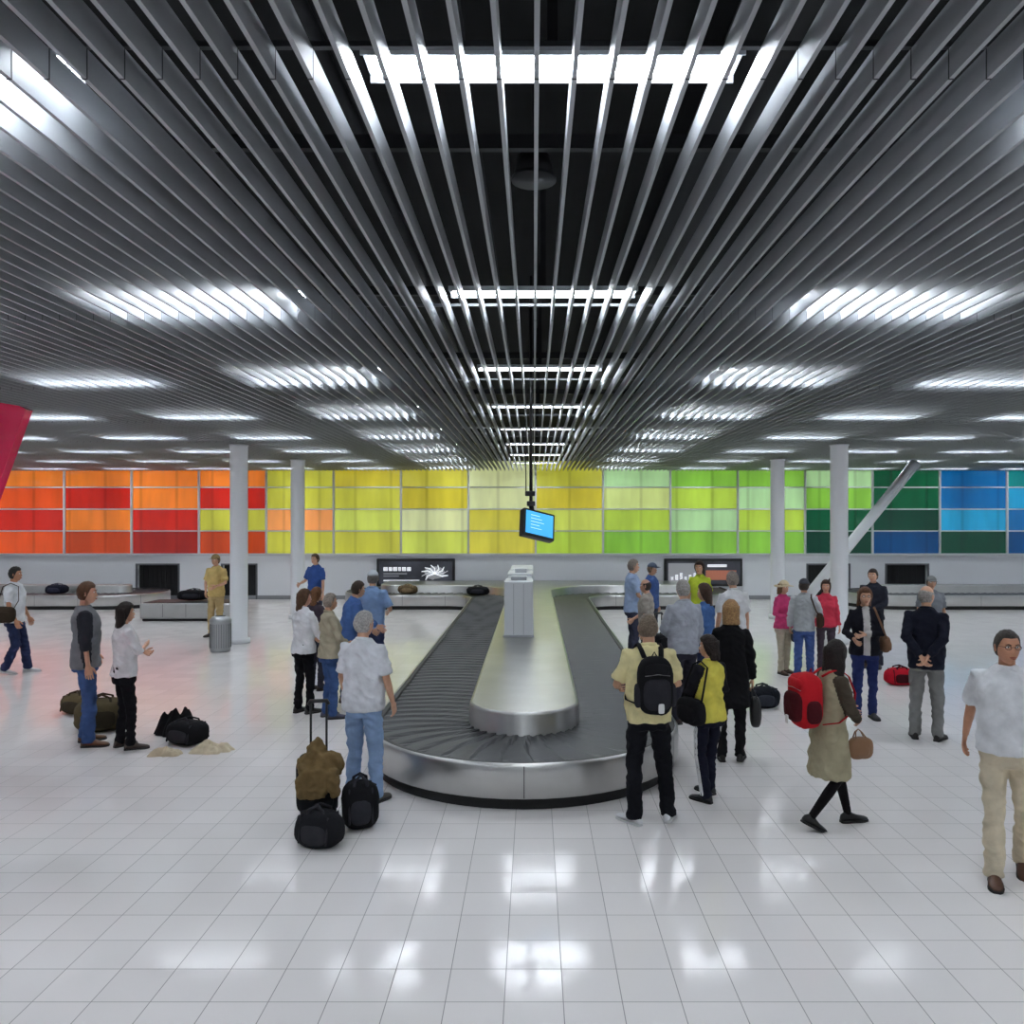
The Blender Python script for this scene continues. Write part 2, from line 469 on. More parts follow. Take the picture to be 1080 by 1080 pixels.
blk=(26,26,30)
def backpack(P,c=blk,w=.15,h=.23,d=.09,z=1.20,accent=None,name='backpack'):
    mb=MB(); m=cloth(c); m2=cloth(accent or tuple(min(255,int(v*1.5+12)) for v in c)); B=P['B']
    sbox(mb,B((0,-.145-d,z)),(w,d,h),m,3.4,22,14,nz=.05,ns=9,seed=1)
    sbox(mb,B((0,-.145-d*1.9,z-.06)),(w*.78,d*.42,h*.55),m2,3.4,18,10,nz=.05,ns=9,seed=2)
    sbox(mb,B((0,-.145-d*1.8,z+h*.58)),(w*.7,d*.35,h*.22),m,3.4,16,8)
    for sx in (-1,1):
        sbox(mb,B((sx*w,-.145-d,z-.08)),(w*.18,d*.6,h*.42),m2,3,12,8)
        tube(mb,[B((sx*.07,-.155,z+h-.02)),B((sx*.085,-.095,1.472)),B((sx*.09,.0,1.508)),B((sx*.10,.10,1.445)),B((sx*.115,.165,1.30)),B((sx*.15,.14,1.14)),B((sx*.190,-.02,1.04)),B((sx*.12,-.14,z-h+.06))],[(.022,.006)],m,8,dome=False)
    tube(mb,[B((-.025,-.155-d*.6,z+h-.01)),B((0,-.155-d*.6,z+h+.035)),B((.025,-.155-d*.6,z+h-.01))],[.006],m,6)
    zip_=mat('zip_metal',(150,150,150),.4,.8)
    tube(mb,[B((-w*.7,-.145-d*2.0,z+h*.40)),B((0,-.145-d*2.15,z+h*.46)),B((w*.7,-.145-d*2.0,z+h*.40))],[.003],zip_,5)
    tg=mat('luggage_tag',(225,225,225),.5)
    sbox(mb,B((.02,-.155-d*2.38,z-.16)),(.025,.004,.04),tg,5,10,6)
    return mb.build(name,P['M'])
def handbag(P,sd,c=(20,20,22),w=.15,h=.12,d=.055,name='handbag',sl=.25):
    mb=MB(); m=mat('leather_bag',c,.5,bump=.3,bscale=60); wr=P['arms'][sd][2]; g=wr+Vector((0,.01,-.10))
    c0=g+Vector((sd*.03,0,-sl+.02-h*.2))
    sbox(mb,c0,(d,w,h),m,3.2,20,12,nz=.05,ns=10)
    for dx in (-d*.5,d*.5):
        tube(mb,[c0+Vector((dx,-w*.5,h*.8)),g+Vector((dx*.2,-.03,-.02)),g+Vector((0,.0,.005)),g+Vector((dx*.2,.03,-.02)),c0+Vector((dx,w*.5,h*.8))],[.006],m,7)
    sbox(mb,c0+Vector((sd*d*.8,0,-.02)),(d*.3,w*.6,h*.5),m,3,12,8)
    return mb.build(name,P['M'])
def shoulderbag(P,sd,c=(25,24,26),w=.17,h=.12,d=.06,z=.98,y=-.02,cross=False,name='shoulder_bag',x=.26):
    mb=MB(); m=cloth(c); B=P['B']; c0=B((sd*x,y,z))
    sbox(mb,c0,(d,w,h),m,3.2,22,12,nz=.07,ns=8)
    sbox(mb,c0+Vector((sd*d*.9,0,-.02)),(d*.35,w*.75,h*.6),m,3,14,8)
    shp=(-.06 if cross else .12)*sd
    for sy,yy in ((-1,-.13),(1,.13)):
        tube(mb,[c0+Vector((0,sy*w*.8,h*.7)),B((sd*(.20 if not cross else .12),yy*1.15,1.22)),B((shp,yy*.88,1.44)),B((shp,0,1.495 if abs(shp)>.1 else 1.505))],[(.014,.005)],m,7,dome=False)
    return mb.build(name,P['M'])

WH=(228,230,234)
# left group
p=person('man_in_white_tshirt',15,710,597,hd=-80,top=WH,bot=(40,48,78),shoe=(205,205,205),hair=(30,25,22),sk=SK2,L='relax',Rr='relax',feet=((.10,-.12,0,12),(-.10,.16,0,0)),sleeve='short')
shoulderbag(p,1,(60,50,40),w=.15,h=.13,z=1.0)
person('man_in_raglan_shirt',90,785,614,hd=-62,top=(118,120,124),slc=(48,50,56),sleeve='34',bot=(64,88,134),shoe=(110,72,45),hair=(92,62,40),sk=SK1,L='pocket',Rr='down',hyaw=-12,feet=((.13,.03,-15,0),(-.12,.0,10,0)),collar=False,hem=.84)
person('woman_in_white_top',131,789,636,hd=-48,top=(228,228,230),bot=(22,22,26),shoe=(60,45,38),hair=(34,24,20),style='long',fem=True,sleeve='34',L='cross',Rr='cross2',hyaw=-8,feet=((.12,.04,-20,0),(-.10,-.02,10,0)),hem=.88,collar=False)
person('man_in_khaki_shirt',228,671,585,hd=165,top=(196,170,110),bot=(176,152,108),hat='cap',hatc=(150,130,90),hair=(90,70,50),near=False,L='bent',Rr='pocket')
person('man_in_blue_shirt',333,668,584,hd=150,top=(52,80,140),bot=(45,50,70),near=False,L='down',Rr='bent')
person('woman_in_white_shirt',320,752,622,hd=-35,top=(230,232,236),bot=(20,20,24),shoe=(25,22,22),hair=(88,62,42),style='mid',fem=True,sleeve='long',hyaw=-25,fat=.01,L='front',Rr='front',hem=.86)
person('woman_in_dark_shirt',333,728,620,hd=-40,top=(70,60,70),bot=(50,50,60),hair=(120,80,50),near=False,fem=True,style='mid',L='cross',Rr='cross2')
person('woman_in_tan_shirt',347,757,626,hd=-60,top=(172,164,142),bot=(60,84,128),shoe=(70,70,90),hair=(150,140,130),style='short',fem=True,fat=.02,sleeve='long',L='relax',Rr='front')
person('man_in_plaid_shirt',366,742,612,hd=-65,top=(74,104,158),bot=(70,80,110),hair=(60,45,35),near=False,lean=.20,sleeve='long',L='reach',Rr='bent')
person('man_in_cap',393,722,H=1.72,hd=0,top=(132,160,200),bot=(50,58,90),hat='cap',hatc=(190,195,200),hair=(120,115,110),near=False,sleeve='short',L='relax',Rr='bent')
person('grey_haired_man',383,846,645,hd=-18,top=(230,232,238),bot=(140,165,200),shoe=(90,85,80),hair=(178,174,170),fat=.035,sleeve='short',L='relax',Rr='relax',hyaw=-20,hem=.85,feet=((.12,.02,-10,0),(-.11,.0,10,0)))
# right group
p=person('man_in_yellow_shirt',684,866,648,hd=5,top=(232,220,166),bot=(20,21,26),shoe=(230,230,232),hair=(120,105,90),style='thin',sk=SK1,fat=.03,sleeve='short',L='bent',Rr='bent',hyaw=-15,feet=((.17,.0,-25,0),(-.13,-.05,35,0)),hem=.86)
backpack(p,(24,24,27),w=.145,h=.235,accent=(45,45,50))
p=person('woman_in_tracksuit',748,842,670,hd=28,top=(222,210,94),slc=(24,24,30),bot=(26,28,42),shoe=(28,28,32),hair=(38,28,24),style='bob',fem=True,fat=.02,sleeve='long',L='front',Rr='bent',stripe=True,hyaw=40,feet=((.11,.12,10,0),(-.11,-.08,15,0)))
shoulderbag(p,-1,(20,20,24),w=.20,h=.14,d=.08,z=.98)
p=person('woman_in_black_coat',771,802,634,hd=-12,top=(22,22,25),bot=(24,24,27),shoe=(25,22,22),hair=(158,122,82),style='bob',fem=True,fat=.02,sleeve='long',L='front',Rr='carry',hem=.60)
handbag(p,1,(18,18,20),w=.17,h=.16,d=.06)
person('man_in_light_blue_shirt',667,698,590,hd=-90,top=(170,190,222),bot=(60,62,80),hair=(130,120,110),near=False,L='relax',Rr='front')
person('man_in_blue_jacket',687,686,594,hd=-120,top=(70,96,150),bot=(50,52,66),hair=(120,100,80),hat='cap',hatc=(90,100,120),near=False,sleeve='long')
person('man_in_patterned_shirt',682,718,611,hd=75,top=(168,160,150),bot=(70,62,60),hair=(60,50,45),style='bald',near=False,L='down',Rr='front')
person('woman_in_lime_shirt',738,690,592,hd=150,top=(190,206,62),bot=(60,60,70),hair=(50,35,28),near=False,fem=True,style='mid')
person('man_in_grey_jacket',721,762,612,hd=20,top=(172,176,186),bot=(46,46,56),hair=(160,155,150),near=False,sleeve='long',fat=.02,L='front',Rr='relax')
person('woman_in_denim_jacket',744,748,616,hd=60,top=(72,106,158),bot=(50,60,90),hair=(70,50,40),style='mid',near=False,fem=True,sleeve='long',L='front',Rr='bent')
person('man_in_white_shirt',773,733,603,hd=15,top=(226,226,228),bot=(50,50,58),hair=(140,130,122),near=False,fat=.03,sleeve='short')
p=person('woman_in_sun_hat',826,710,613,hd=-150,top=(206,70,120),bot=(190,180,158),shoe=(90,70,60),hair=(120,90,60),style='bob',fem=True,hat='sun',hatc=(206,190,158),near=False,sleeve='long',L='front',Rr='bent')
handbag(p,-1,(30,28,32),w=.14,h=.12,sl=.22)
p=person('man_in_grey_vest',848,717,611,hd=-20,top=(170,174,176),slc=(190,192,196),bot=(66,88,142),shoe=(70,60,60),hair=(60,50,45),hat='cap',hatc=(80,82,90),sleeve='long',L='relax',Rr='bent',hyaw=-20)
shoulderbag(p,1,(62,46,36),w=.16,h=.13,z=1.05)
person('woman_in_red_top',871,708,612,hd=160,top=(200,60,80),bot=(70,60,70),hair=(60,40,30),style='mid',fem=True,near=False,sleeve='long')
person('man_in_dark_jacket',921,704,600,hd=140,top=(42,44,54),bot=(50,50,60),hair=(50,40,35),near=False,sleeve='long',L='front')
p=person('woman_in_dark_jacket',912,757,620,hd=170,top=(26,26,34),vest=(190,186,184),bot=(42,52,100),shoe=(40,36,40),hair=(100,66,44),style='bob',fem=True,fat=.03,sleeve='long',glasses=True,L='cross',Rr='bent')
shoulderbag(p,-1,(120,90,70),w=.13,h=.11,z=1.0)
p=person('woman_in_beige_coat',874,872,672,hd=-78,top=(160,152,126),bot=(22,20,22),shoe=(20,18,20),hair=(30,22,20),style='long',fem=True,sleeve='long',slc=(70,62,52),bare=True,hem=.52,lean=.08,L='bent',Rr='front',feet=((.07,-.27,0,28),(-.07,.24,0,0)),hyaw=35)
backpack(p,(176,28,36),w=.17,h=.25,d=.12,z=1.2,accent=(70,20,26))
handbag(p,1,(128,92,62),w=.12,h=.10,sl=.16)
person('bald_man_in_navy_jacket',977,780,618,hd=-32,top=(26,28,40),bot=(120,120,118),shoe=(35,30,28),hair=(150,145,140),style='bald',fat=.03,sleeve='long',L='behind',Rr='behind',hyaw=-30,hem=.82,feet=((.12,.02,-15,0),(-.12,.0,15,0)))
person('man_in_grey_cap',982,708,608,hd=170,top=(120,124,130),bot=(60,60,66),hat='cap',hatc=(140,142,140),hair=(90,80,70),near=False)
person('man_in_white_polo',1062,924,663,hd=155,top=(228,229,232),bot=(208,195,170),shoe=(84,52,36),hair=(66,60,56),style='thin',sk=SK2,fat=.035,sleeve='short',glasses=True,hyaw=20,L='down',Rr='swingb',hem=.90,feet=((.09,.14,0,0),(-.11,-.15,0,16)))

# ================================================================ ROOM
XW=21.0; YB=-9.0
fm=bpy.data.materials.new('floor_tiles'); fm.use_nodes=True; nt=fm.node_tree; N=nt.nodes; Lk=nt.links; b=N['Principled BSDF']
b.inputs['Specular IOR Level'].default_value=.36
tc=N.new('ShaderNodeTexCoord'); mp=N.new('ShaderNodeMapping'); mp.inputs['Location'].default_value=(.5,.35,0); T=.306
mp.inputs['Scale'].default_value=(1/T,1/T,1); Lk.new(tc.outputs['Object'],mp.inputs['Vector'])
fr=N.new('ShaderNodeVectorMath'); fr.operation='FRACTION'; Lk.new(mp.outputs[0],fr.inputs[0])
fl=N.new('ShaderNodeVectorMath'); fl.operation='FLOOR'; Lk.new(mp.outputs[0],fl.inputs[0])
sp=N.new('ShaderNodeSeparateXYZ'); Lk.new(fr.outputs[0],sp.inputs[0])
def mth(op,a,bv=None):
    n=N.new('ShaderNodeMath'); n.operation=op
    for i,v in enumerate((a,bv)):
        if v is None: continue
        if isinstance(v,(int,float)): n.inputs[i].default_value=v
        else: Lk.new(v,n.inputs[i])
    return n.outputs[0]
def edge(o): return mth('SUBTRACT',.5,mth('ABSOLUTE',mth('SUBTRACT',o,.5)))
mn=mth('MINIMUM',edge(sp.outputs[0]),edge(sp.outputs[1]))
gr=N.new('ShaderNodeMapRange'); gr.inputs[1].default_value=.005; gr.inputs[2].default_value=.011; Lk.new(mn,gr.inputs[0])
wn=N.new('ShaderNodeTexWhiteNoise'); Lk.new(fl.outputs[0],wn.inputs['Vector'])
tv=N.new('ShaderNodeMapRange'); tv.inputs[3].default_value=.955; tv.inputs[4].default_value=1.0; Lk.new(wn.outputs['Value'],tv.inputs[0])
tcol=N.new('ShaderNodeVectorMath'); tcol.operation='SCALE'; tcol.inputs[0].default_value=lin((239,234,233))[:3]; Lk.new(tv.outputs[0],tcol.inputs['Scale'])
mx=N.new('ShaderNodeMix'); mx.data_type='RGBA'; Lk.new(gr.outputs[0],mx.inputs[0]); mx.inputs[6].default_value=lin((150,146,144)); Lk.new(tcol.outputs[0],mx.inputs[7])
Lk.new(mx.outputs[2],b.inputs['Base Color'])
rr=N.new('ShaderNodeMapRange'); rr.inputs[3].default_value=.6; rr.inputs[4].default_value=.11; Lk.new(gr.outputs[0],rr.inputs[0]); Lk.new(rr.outputs[0],b.inputs['Roughness'])
ge=N.new('ShaderNodeNewGeometry'); vm=N.new('ShaderNodeVectorMath'); vm.operation='SUBTRACT'; Lk.new(wn.outputs['Color'],vm.inputs[0]); vm.inputs[1].default_value=(.5,.5,.5)
vs_=N.new('ShaderNodeVectorMath'); vs_.operation='SCALE'; vs_.inputs['Scale'].default_value=.018; Lk.new(vm.outputs[0],vs_.inputs[0])
va=N.new('ShaderNodeVectorMath'); va.operation='ADD'; Lk.new(ge.outputs['Normal'],va.inputs[0]); Lk.new(vs_.outputs[0],va.inputs[1])
vn=N.new('ShaderNodeVectorMath'); vn.operation='NORMALIZE'; Lk.new(va.outputs[0],vn.inputs[0]); Lk.new(vn.outputs[0],b.inputs['Normal'])
mb=MB(); box(mb,-XW,XW,YB,WALL+.3,-.2,0,fm); mb.build('floor')
white=mat('white_wall_paint',(230,232,236),.5,bump=.03,bscale=30)
mb=MB(); box(mb,-XW-.2,-XW,YB,WALL,0,5.4,white); mb.build('wall_left')
mb=MB(); box(mb,XW,XW+.2,YB,WALL,0,5.4,white); mb.build('wall_right')
mb=MB(); box(mb,-XW,XW,YB-.2,YB,0,5.4,white); mb.build('wall_back')
dark=mat('plenum_black',(9,10,12),.9,var=.3,vscale=2)
mb=MB(); box(mb,-XW,XW,YB,WALL,5.4,5.5,dark); mb.build('ceiling')
duct=mat('duct_dark',(17,18,22),.6)
mb=MB()
for x0,r,z in ((-1.1,.05,4.9),(1.25,.22,5.05),(-3.6,.3,5.0),(4.4,.08,4.8),(-.35,.03,4.75)):
    tube(mb,[(x0,YB+.1,z),(x0,WALL-.1,z)],[r],duct,14,dome=False)
for yy in (1.6,4.6,7.6,10.6,13.6,16.6,19.6,22.6):
    box(mb,-XW+.1,XW-.1,yy,yy+.05,4.62,4.70,duct)
mb.build('ceiling_ducts')
mb=MB(); tube(mb,[(0,5.0,4.62),(0,5.0,4.75)],[.13,.10],duct,20,dome=False); tube(mb,[(0,5.0,4.60),(0,5.0,4.62)],[.14],mat('speaker',(34,36,40),.5),20,dome=False)
tube(mb,[(0,5.0,4.75),(0,5.0,5.4)],[.012],duct,8,dome=False); mb.build('ceiling_speaker')
slm=mat('slat_aluminium',(158,161,165),.42,metal=.15,var=.04,vscale=3)
mb=MB(); SP=.13; TH=.0085; k=int((XW-.1)/SP)
for i in range(-k,k+1):
    x=i*SP+.01
    box(mb,x-TH,x+TH,YB+.02,WALL-.12,CEIL,CEIL+.105,slm)
mb.build('ceiling_slats')
mb=MB(); cl=mat('slat_carrier',(44,46,50),.5)
for yy in (-4.0,-1.1,2.78,6.15,9.4,12.6,15.8,19.0,22.2):
    for i in range(-k,k+1):
        x=i*SP+.01; box(mb,x-TH-.001,x+TH+.001,yy-.003,yy+.003,CEIL-.002,CEIL+.104,cl)
    box(mb,-XW+.05,XW-.05,yy-.012,yy+.012,CEIL+.106,CEIL+.125,cl)
mb.build('slat_carriers')
em=mat('fluorescent_tube',(255,255,255),.5,emit=90,ecol=(240,248,255)); hs=mat('fixture_housing',(170,174,178),.5)
mb=MB(); W=.705; FX=.07
for r in range(-2,9):  # rearmost row, out of view, is added to brighten the near floor
    yc=3.04*r
    if r==8: yc=24.3
    for cidx in range(-8,9):
        xc=FX+2.45*cidx
        if abs(xc)+W>XW-.1: continue
        z0=4.19
        box(mb,xc-W,xc+W,yc-.095,yc+.095,z0+.036,z0+.046,hs)
        for sy in (-1,1):
            box(mb,xc-W,xc+W,yc+sy*.095-.004,yc+sy*.095+.004,z0+.008,z0+.044,hs)
            c_=yc+sy*.046
            mb.add([(xc-W+.03,c_-.022,z0+.018),(xc+W-.03,c_-.022,z0+.018),(xc+W-.03,c_+.022,z0+.018),(xc-W+.03,c_+.022,z0+.018)],[(0,3,2,1)],em,False)
        box(mb,xc-.02,xc+.02,yc-.015,yc+.015,z0+.046,5.39,duct)
mb.build('ceiling_light_fixtures')

# colour wall
Z=lambda py: CH-(py-HY)*WALL/F
X=lambda px: (px-VX)*WALL/F
mb=MB(); z_low=Z(585)
ops=[(145,188),(235,270),(852,895),(935,978)]
zo=Z(596); xs=-XW
for a,b_ in ops:
    box(mb,xs,X(a),WALL,WALL+.25,0,z_low,white); box(mb,X(a),X(b_),WALL,WALL+.25,zo,z_low,white); xs=X(b_)
box(mb,xs,XW,WALL,WALL+.25,0,z_low,white)
box(mb,-XW,XW,WALL+.3,WALL+.35,z_low,5.4,mat('wall_void',(60,60,60),.9))
mb.build('wall_front')
dk=mat('rubber_curtain_recess_shade',(14,14,17),.7)
for i,(a,b_) in enumerate(ops):  # low baggage hatches hung with strip curtains
    mb=MB(); n=9; w=(X(b_)-X(a))/n
    box(mb,X(a),X(b_),WALL+.2,WALL+.24,0,zo,dk)  # near-black sheet stands in for the shade of the recess
    for q in range(n):
        box(mb,X(a)+q*w+.006,X(a)+(q+1)*w-.006,WALL+.12+.01*(q%2),WALL+.13+.01*(q%2),.02,zo,dk)
    fr_=mat('steel_frame',(110,112,116),.35,.7)
    for (x0,x1,z0,z1) in ((X(a)-.05,X(a),0,zo+.05),(X(b_),X(b_)+.05,0,zo+.05),(X(a),X(b_),zo,zo+.05)):
        box(mb,x0,x1,WALL-.03,WALL+.0,z0,z1,fr_)
    mb.build('baggage_hatch_%d'%(i+1))
R_=(206,40,26);RO=(228,84,30);O=(244,132,48);OD=(200,72,26);OL=(250,164,92);Y=(222,214,78);YO=(202,202,70);GO=(214,200,60);PY=(226,234,172);LY=(210,224,96);LM=(184,216,76);LG=(138,200,70);PG=(180,224,160);DG=(10,92,56);DG2=(6,66,48);TL=(16,136,136);BL=(10,104,168);CB=(34,156,204);DB=(8,70,124);RD=(160,34,24);YL=(210,226,138)
cols=[
 [O,R_,RO,RD],[RO,O,R_,OD],[RO,RO,R_,RD],
 [O,RO,R_,RO],[O,R_,O,OD],[O,O,R_,RD],[O,R_,YO,OD],[YO,YO,OL,YO],[GO,YO,LY,YO],[Y,GO,PY,LY],[PY,PY,Y,Y],[YO,GO,LY,LM],
 [PG,YL,LM,LG],[LG,LM,PG,LG],[LG,PG,LM,LG],[PG,LG,DG,DG2],[DG,DG,DG2,DB],[BL,BL,CB,DG2],[TL,CB,BL,DB],[CB,BL,DB,BL],[BL,DB,CB,DB]]
rows=[Z(497)+.32,Z(514),Z(537),Z(560),z_low+.02]
mu=mat('mullion',(205,207,208),.4,.0)
_g={}
def glass(c):
    if c in _g: return _g[c]
    m=bpy.data.materials.new('glowing_tinted_glass'); m.use_nodes=True; nt=m.node_tree; N_=nt.nodes; b=N_['Principled BSDF']
    b.inputs['Roughness'].default_value=.1; b.inputs['Coat Weight'].default_value=.3
    tc=N_.new('ShaderNodeTexCoord'); mp=N_.new('ShaderNodeMapping'); mp.inputs['Scale'].default_value=(1.7,1,.35)
    no=N_.new('ShaderNodeTexNoise'); no.inputs['Scale'].default_value=1.0; no.inputs['Detail'].default_value=3
    mr=N_.new('ShaderNodeMapRange'); mr.inputs[1].default_value=.35; mr.inputs[2].default_value=.65; mr.inputs[3].default_value=.82; mr.inputs[4].default_value=1.10
    wv=N_.new('ShaderNodeTexWave'); wv.bands_direction='X'; wv.inputs['Scale'].default_value=.28; wv.inputs['Distortion'].default_value=0
    m2=N_.new('ShaderNodeMapRange'); m2.inputs[1].default_value=.0; m2.inputs[2].default_value=.03; m2.inputs[3].default_value=.78; m2.inputs[4].default_value=1.0
    mu_=N_.new('ShaderNodeMath'); mu_.operation='MULTIPLY'
    sc=N_.new('ShaderNodeVectorMath'); sc.operation='SCALE'; sc.inputs[0].default_value=lin(c)[:3]
    k=nt.links
    k.new(tc.outputs['Object'],mp.inputs['Vector']); k.new(mp.outputs[0],no.inputs['Vector']); k.new(no.outputs['Fac'],mr.inputs[0])
    k.new(tc.outputs['Object'],wv.inputs['Vector']); k.new(wv.outputs['Fac'],m2.inputs[0])
    k.new(mr.outputs[0],mu_.inputs[0]); k.new(m2.outputs[0],mu_.inputs[1]); k.new(mu_.outputs[0],sc.inputs['Scale'])
    k.new(sc.outputs[0],b.inputs['Emission Color']); b.inputs['Emission Strength'].default_value=.56  # panes are opaque; light from behind is put in as emission
    sc2=N_.new('ShaderNodeVectorMath'); sc2.operation='SCALE'; sc2.inputs['Scale'].default_value=.5; k.new(sc.outputs[0],sc2.inputs[0]); k.new(sc2.outputs[0],b.inputs['Base Color'])
    _g[c]=m; return m
mb=MB(); gm=MB()
for ci,cc in enumerate(cols):
    a=X(68-71*4+71*(ci)); b_=X(68-71*4+71*(ci+1)); 
    a=max(a,-XW); b_=min(b_,XW)
    if b_<=a: continue
    for ri,c in enumerate(cc):
        box(gm,a,b_,WALL+.02,WALL+.06,rows[ri+1],rows[ri],glass(c))
    box(mb,b_-.03,b_+.03,WALL-.04,WALL+.02,z_low,rows[0],mu)
for z in rows[1:4]: box(mb,-XW,XW,WALL-.03,WALL+.02,z-.02,z+.02,mu)
box(mb,-XW,XW,WALL-.06,WALL+.02,z_low-.04,z_low+.04,mu)
gm.build('window_1'); mb.build('window_mullions')
mb=MB(); box(mb,-XW,XW,WALL-.02,WALL,0,.12,mat('steel_trim',(150,152,155),.35,.7)); mb.build('baseboard_front')
for kx,(pa,pb) in enumerate(((398,480),(700,782))):
    mb=MB(); a,b_=X(pa),X(pb); z0,z1=Z(618),Z(589)
    bbox_(mb,a,b_,WALL-.14,WALL-.001,z0,z1,mat('lightbox_frame',(24,24,26),.4),.02)
    scr=mat('lightbox_screen',(40,42,48),.3,emit=.9,var=.6,vscale=1.6)
    box(mb,a+.08,b_-.08,WALL-.15,WALL-.139,z0+.08,z1-.08,scr)
    wt=mat('lightbox_print',(225,228,234),.4,emit=.8); rd=mat('lightbox_print_warm',(150,92,72),.4,emit=.6); gy=mat('lightbox_print_grey',(130,132,136),.4,emit=.6)
    yy=WALL-.155
    def slab(x0,x1,z_0,z_1,m): box(mb,x0,x1,yy,yy+.004,z_0,z_1,m)
    if kx==0:
        xx=a+.22
        for wl in (.13,.10,.13,.08,.12,.12): slab(xx,xx+wl,z0+.48,z0+.60,wt); xx+=wl+.035
        slab(a+.22,a+.95,z0+.38,z0+.41,gy); slab(a+.22,a+.7,z0+.31,z0+.335,gy); slab(a+.22,b_-1.1,z0+.16,z0+.20,wt)
        sbox(mb,(b_-.62,yy,z0+.42),(.30,.006,.20),gy,2,24,10,nz=.3,ns=8,seed=3)
        for q in range(9):
            an=math.radians(-30+q*30); c0=Vector((b_-.62,yy,z0+.40))
            tube(mb,[c0,c0+Vector((math.cos(an)*.26,0,math.sin(an)*.16)),c0+Vector((math.cos(an+.3)*.42,0,math.sin(an+.3)*.27))],[(.04,.007),(.03,.007),(.012,.007)],wt,6)
    else:
        slab(a+.12,b_-1.3,z0+.12,z1-.14,gy)
        slab(b_-1.15,b_-.2,z0+.2,z0+.5,rd); slab(b_-1.1,b_-.5,z1-.26,z1-.18,wt)
        for q in range(6): slab(a+.2+q*.14,a+.28+q*.14,z0+.2,z0+.3+.06*(q%3),wt)
    mb.build('advertising_lightbox')

# columns
cm=mat('column_white',(230,232,235),.35,bump=.02,bscale=10)
def column(px,d):
    x=(px-VX)*d/F; mb=MB()
    n=32
    prof=[(0,.22),(.09,.22),(.10,.20),(.11,.172),(CEIL-.03,.172),(CEIL-.03,.19),(CEIL-.001,.19)]
    rings_mesh(mb,[[Vector((x+math.cos(2*math.pi*q/n)*r,d+math.sin(2*math.pi*q/n)*r,z)) for q in range(n)] for z,r in prof],cm)
    return mb.build('column')
column(252,16.35); column(314,20.4); column(885,16.35); column(820,20.4)
mb=MB(); xb=(820-VX)*20.4/F
tube(mb,[(xb+.36,20.4,.05),(xb+3.5,20.4,CEIL-.08)],[(.13,.13)],cm,20,dome=False)
tube(mb,[(xb+.42,20.4,.0),(xb+.42,20.4,.06)],[.18],cm,20,dome=False)
mb.build('diagonal_brace')

# red leaning sign
mb=MB(); rm=mat('red_lacquer',(232,34,84),.22,coat=.6)
y0=6.0
def tot(y):
    return [(-5.6,y,0),(-4.78,y,0),(-3.98,y,2.62),(-3.73,y,3.31),(-3.78,y,3.335),(-5.2,y,3.58)]
A_=tot(y0-.08); B2=tot(y0)
mb.add(A_+B2,[(0,1,2,3,4,5),(11,10,9,8,7,6)]+[(i,i+6,(i+1)%6+6,(i+1)%6) for i in range(6)],rm,False)
mb.build('red_leaning_sign')

# ================================================================ CAROUSELS
steel=mat('brushed_steel',(192,192,190),.30,.95,bump=.02,bscale=120,var=.05,vscale=4)
steel_d=mat('steel_seam',(70,70,72),.5,.6); rub=mat('belt_rubber',(44,45,48),.5,bump=.1,bscale=80,var=.12,vscale=6); kick=mat('kick_black',(18,18,20),.6)
plat=mat('platform_steel',(164,164,160),.30,.9,var=.08,vscale=2.5)
def fillet(pts,rad,closed):
    P=[Vector((p[0],p[1],0)) for p in pts]; out=[]; n=len(P)
    rg=range(n) if closed else range(1,n-1)
    if not closed: out.append(P[0])
    for i in rg:
        a,b,c=P[i-1],P[i],P[(i+1)%n]; r=rad[i]
        u=(a-b).normalized(); v=(c-b).normalized(); ang=u.angle(v); d=r/math.tan(ang/2)
        s=b+u*d; e=b+v*d; bis=(u+v).normalized(); ce=b+bis*(r/math.sin(ang/2))
        a0=math.atan2((s-ce).y,(s-ce).x); a1=math.atan2((e-ce).y,(e-ce).x)
        da=(a1-a0+math.pi)%(2*math.pi)-math.pi
        for q in range(17): out.append(ce+Vector((math.cos(a0+da*q/16),math.sin(a0+da*q/16),0))*r)
    if not closed: out.append(P[-1])
    else: out.append(out[0])
    o2=[out[0]]
    for p in out[1:]:
        if (p-o2[-1]).length>1e-4: o2.append(p)
    return o2
def resample(P,step):
    L=[0]
    for i in range(1,len(P)): L.append(L[-1]+(P[i]-P[i-1]).length)
    n=int(L[-1]/step); out=[];j=0
    for i in range(n+1):
        s=L[-1]*i/n
        while j<len(L)-2 and L[j+1]<s: j+=1
        t=(s-L[j])/(L[j+1]-L[j]); p=P[j].lerp(P[j+1],t); out.append(p)
    ts=[]
    for i in range(len(out)):
        a=out[max(i-1,0)]; b=out[min(i+1,len(out)-1)]; ts.append((b-a).normalized())
    return out,ts,L[-1]
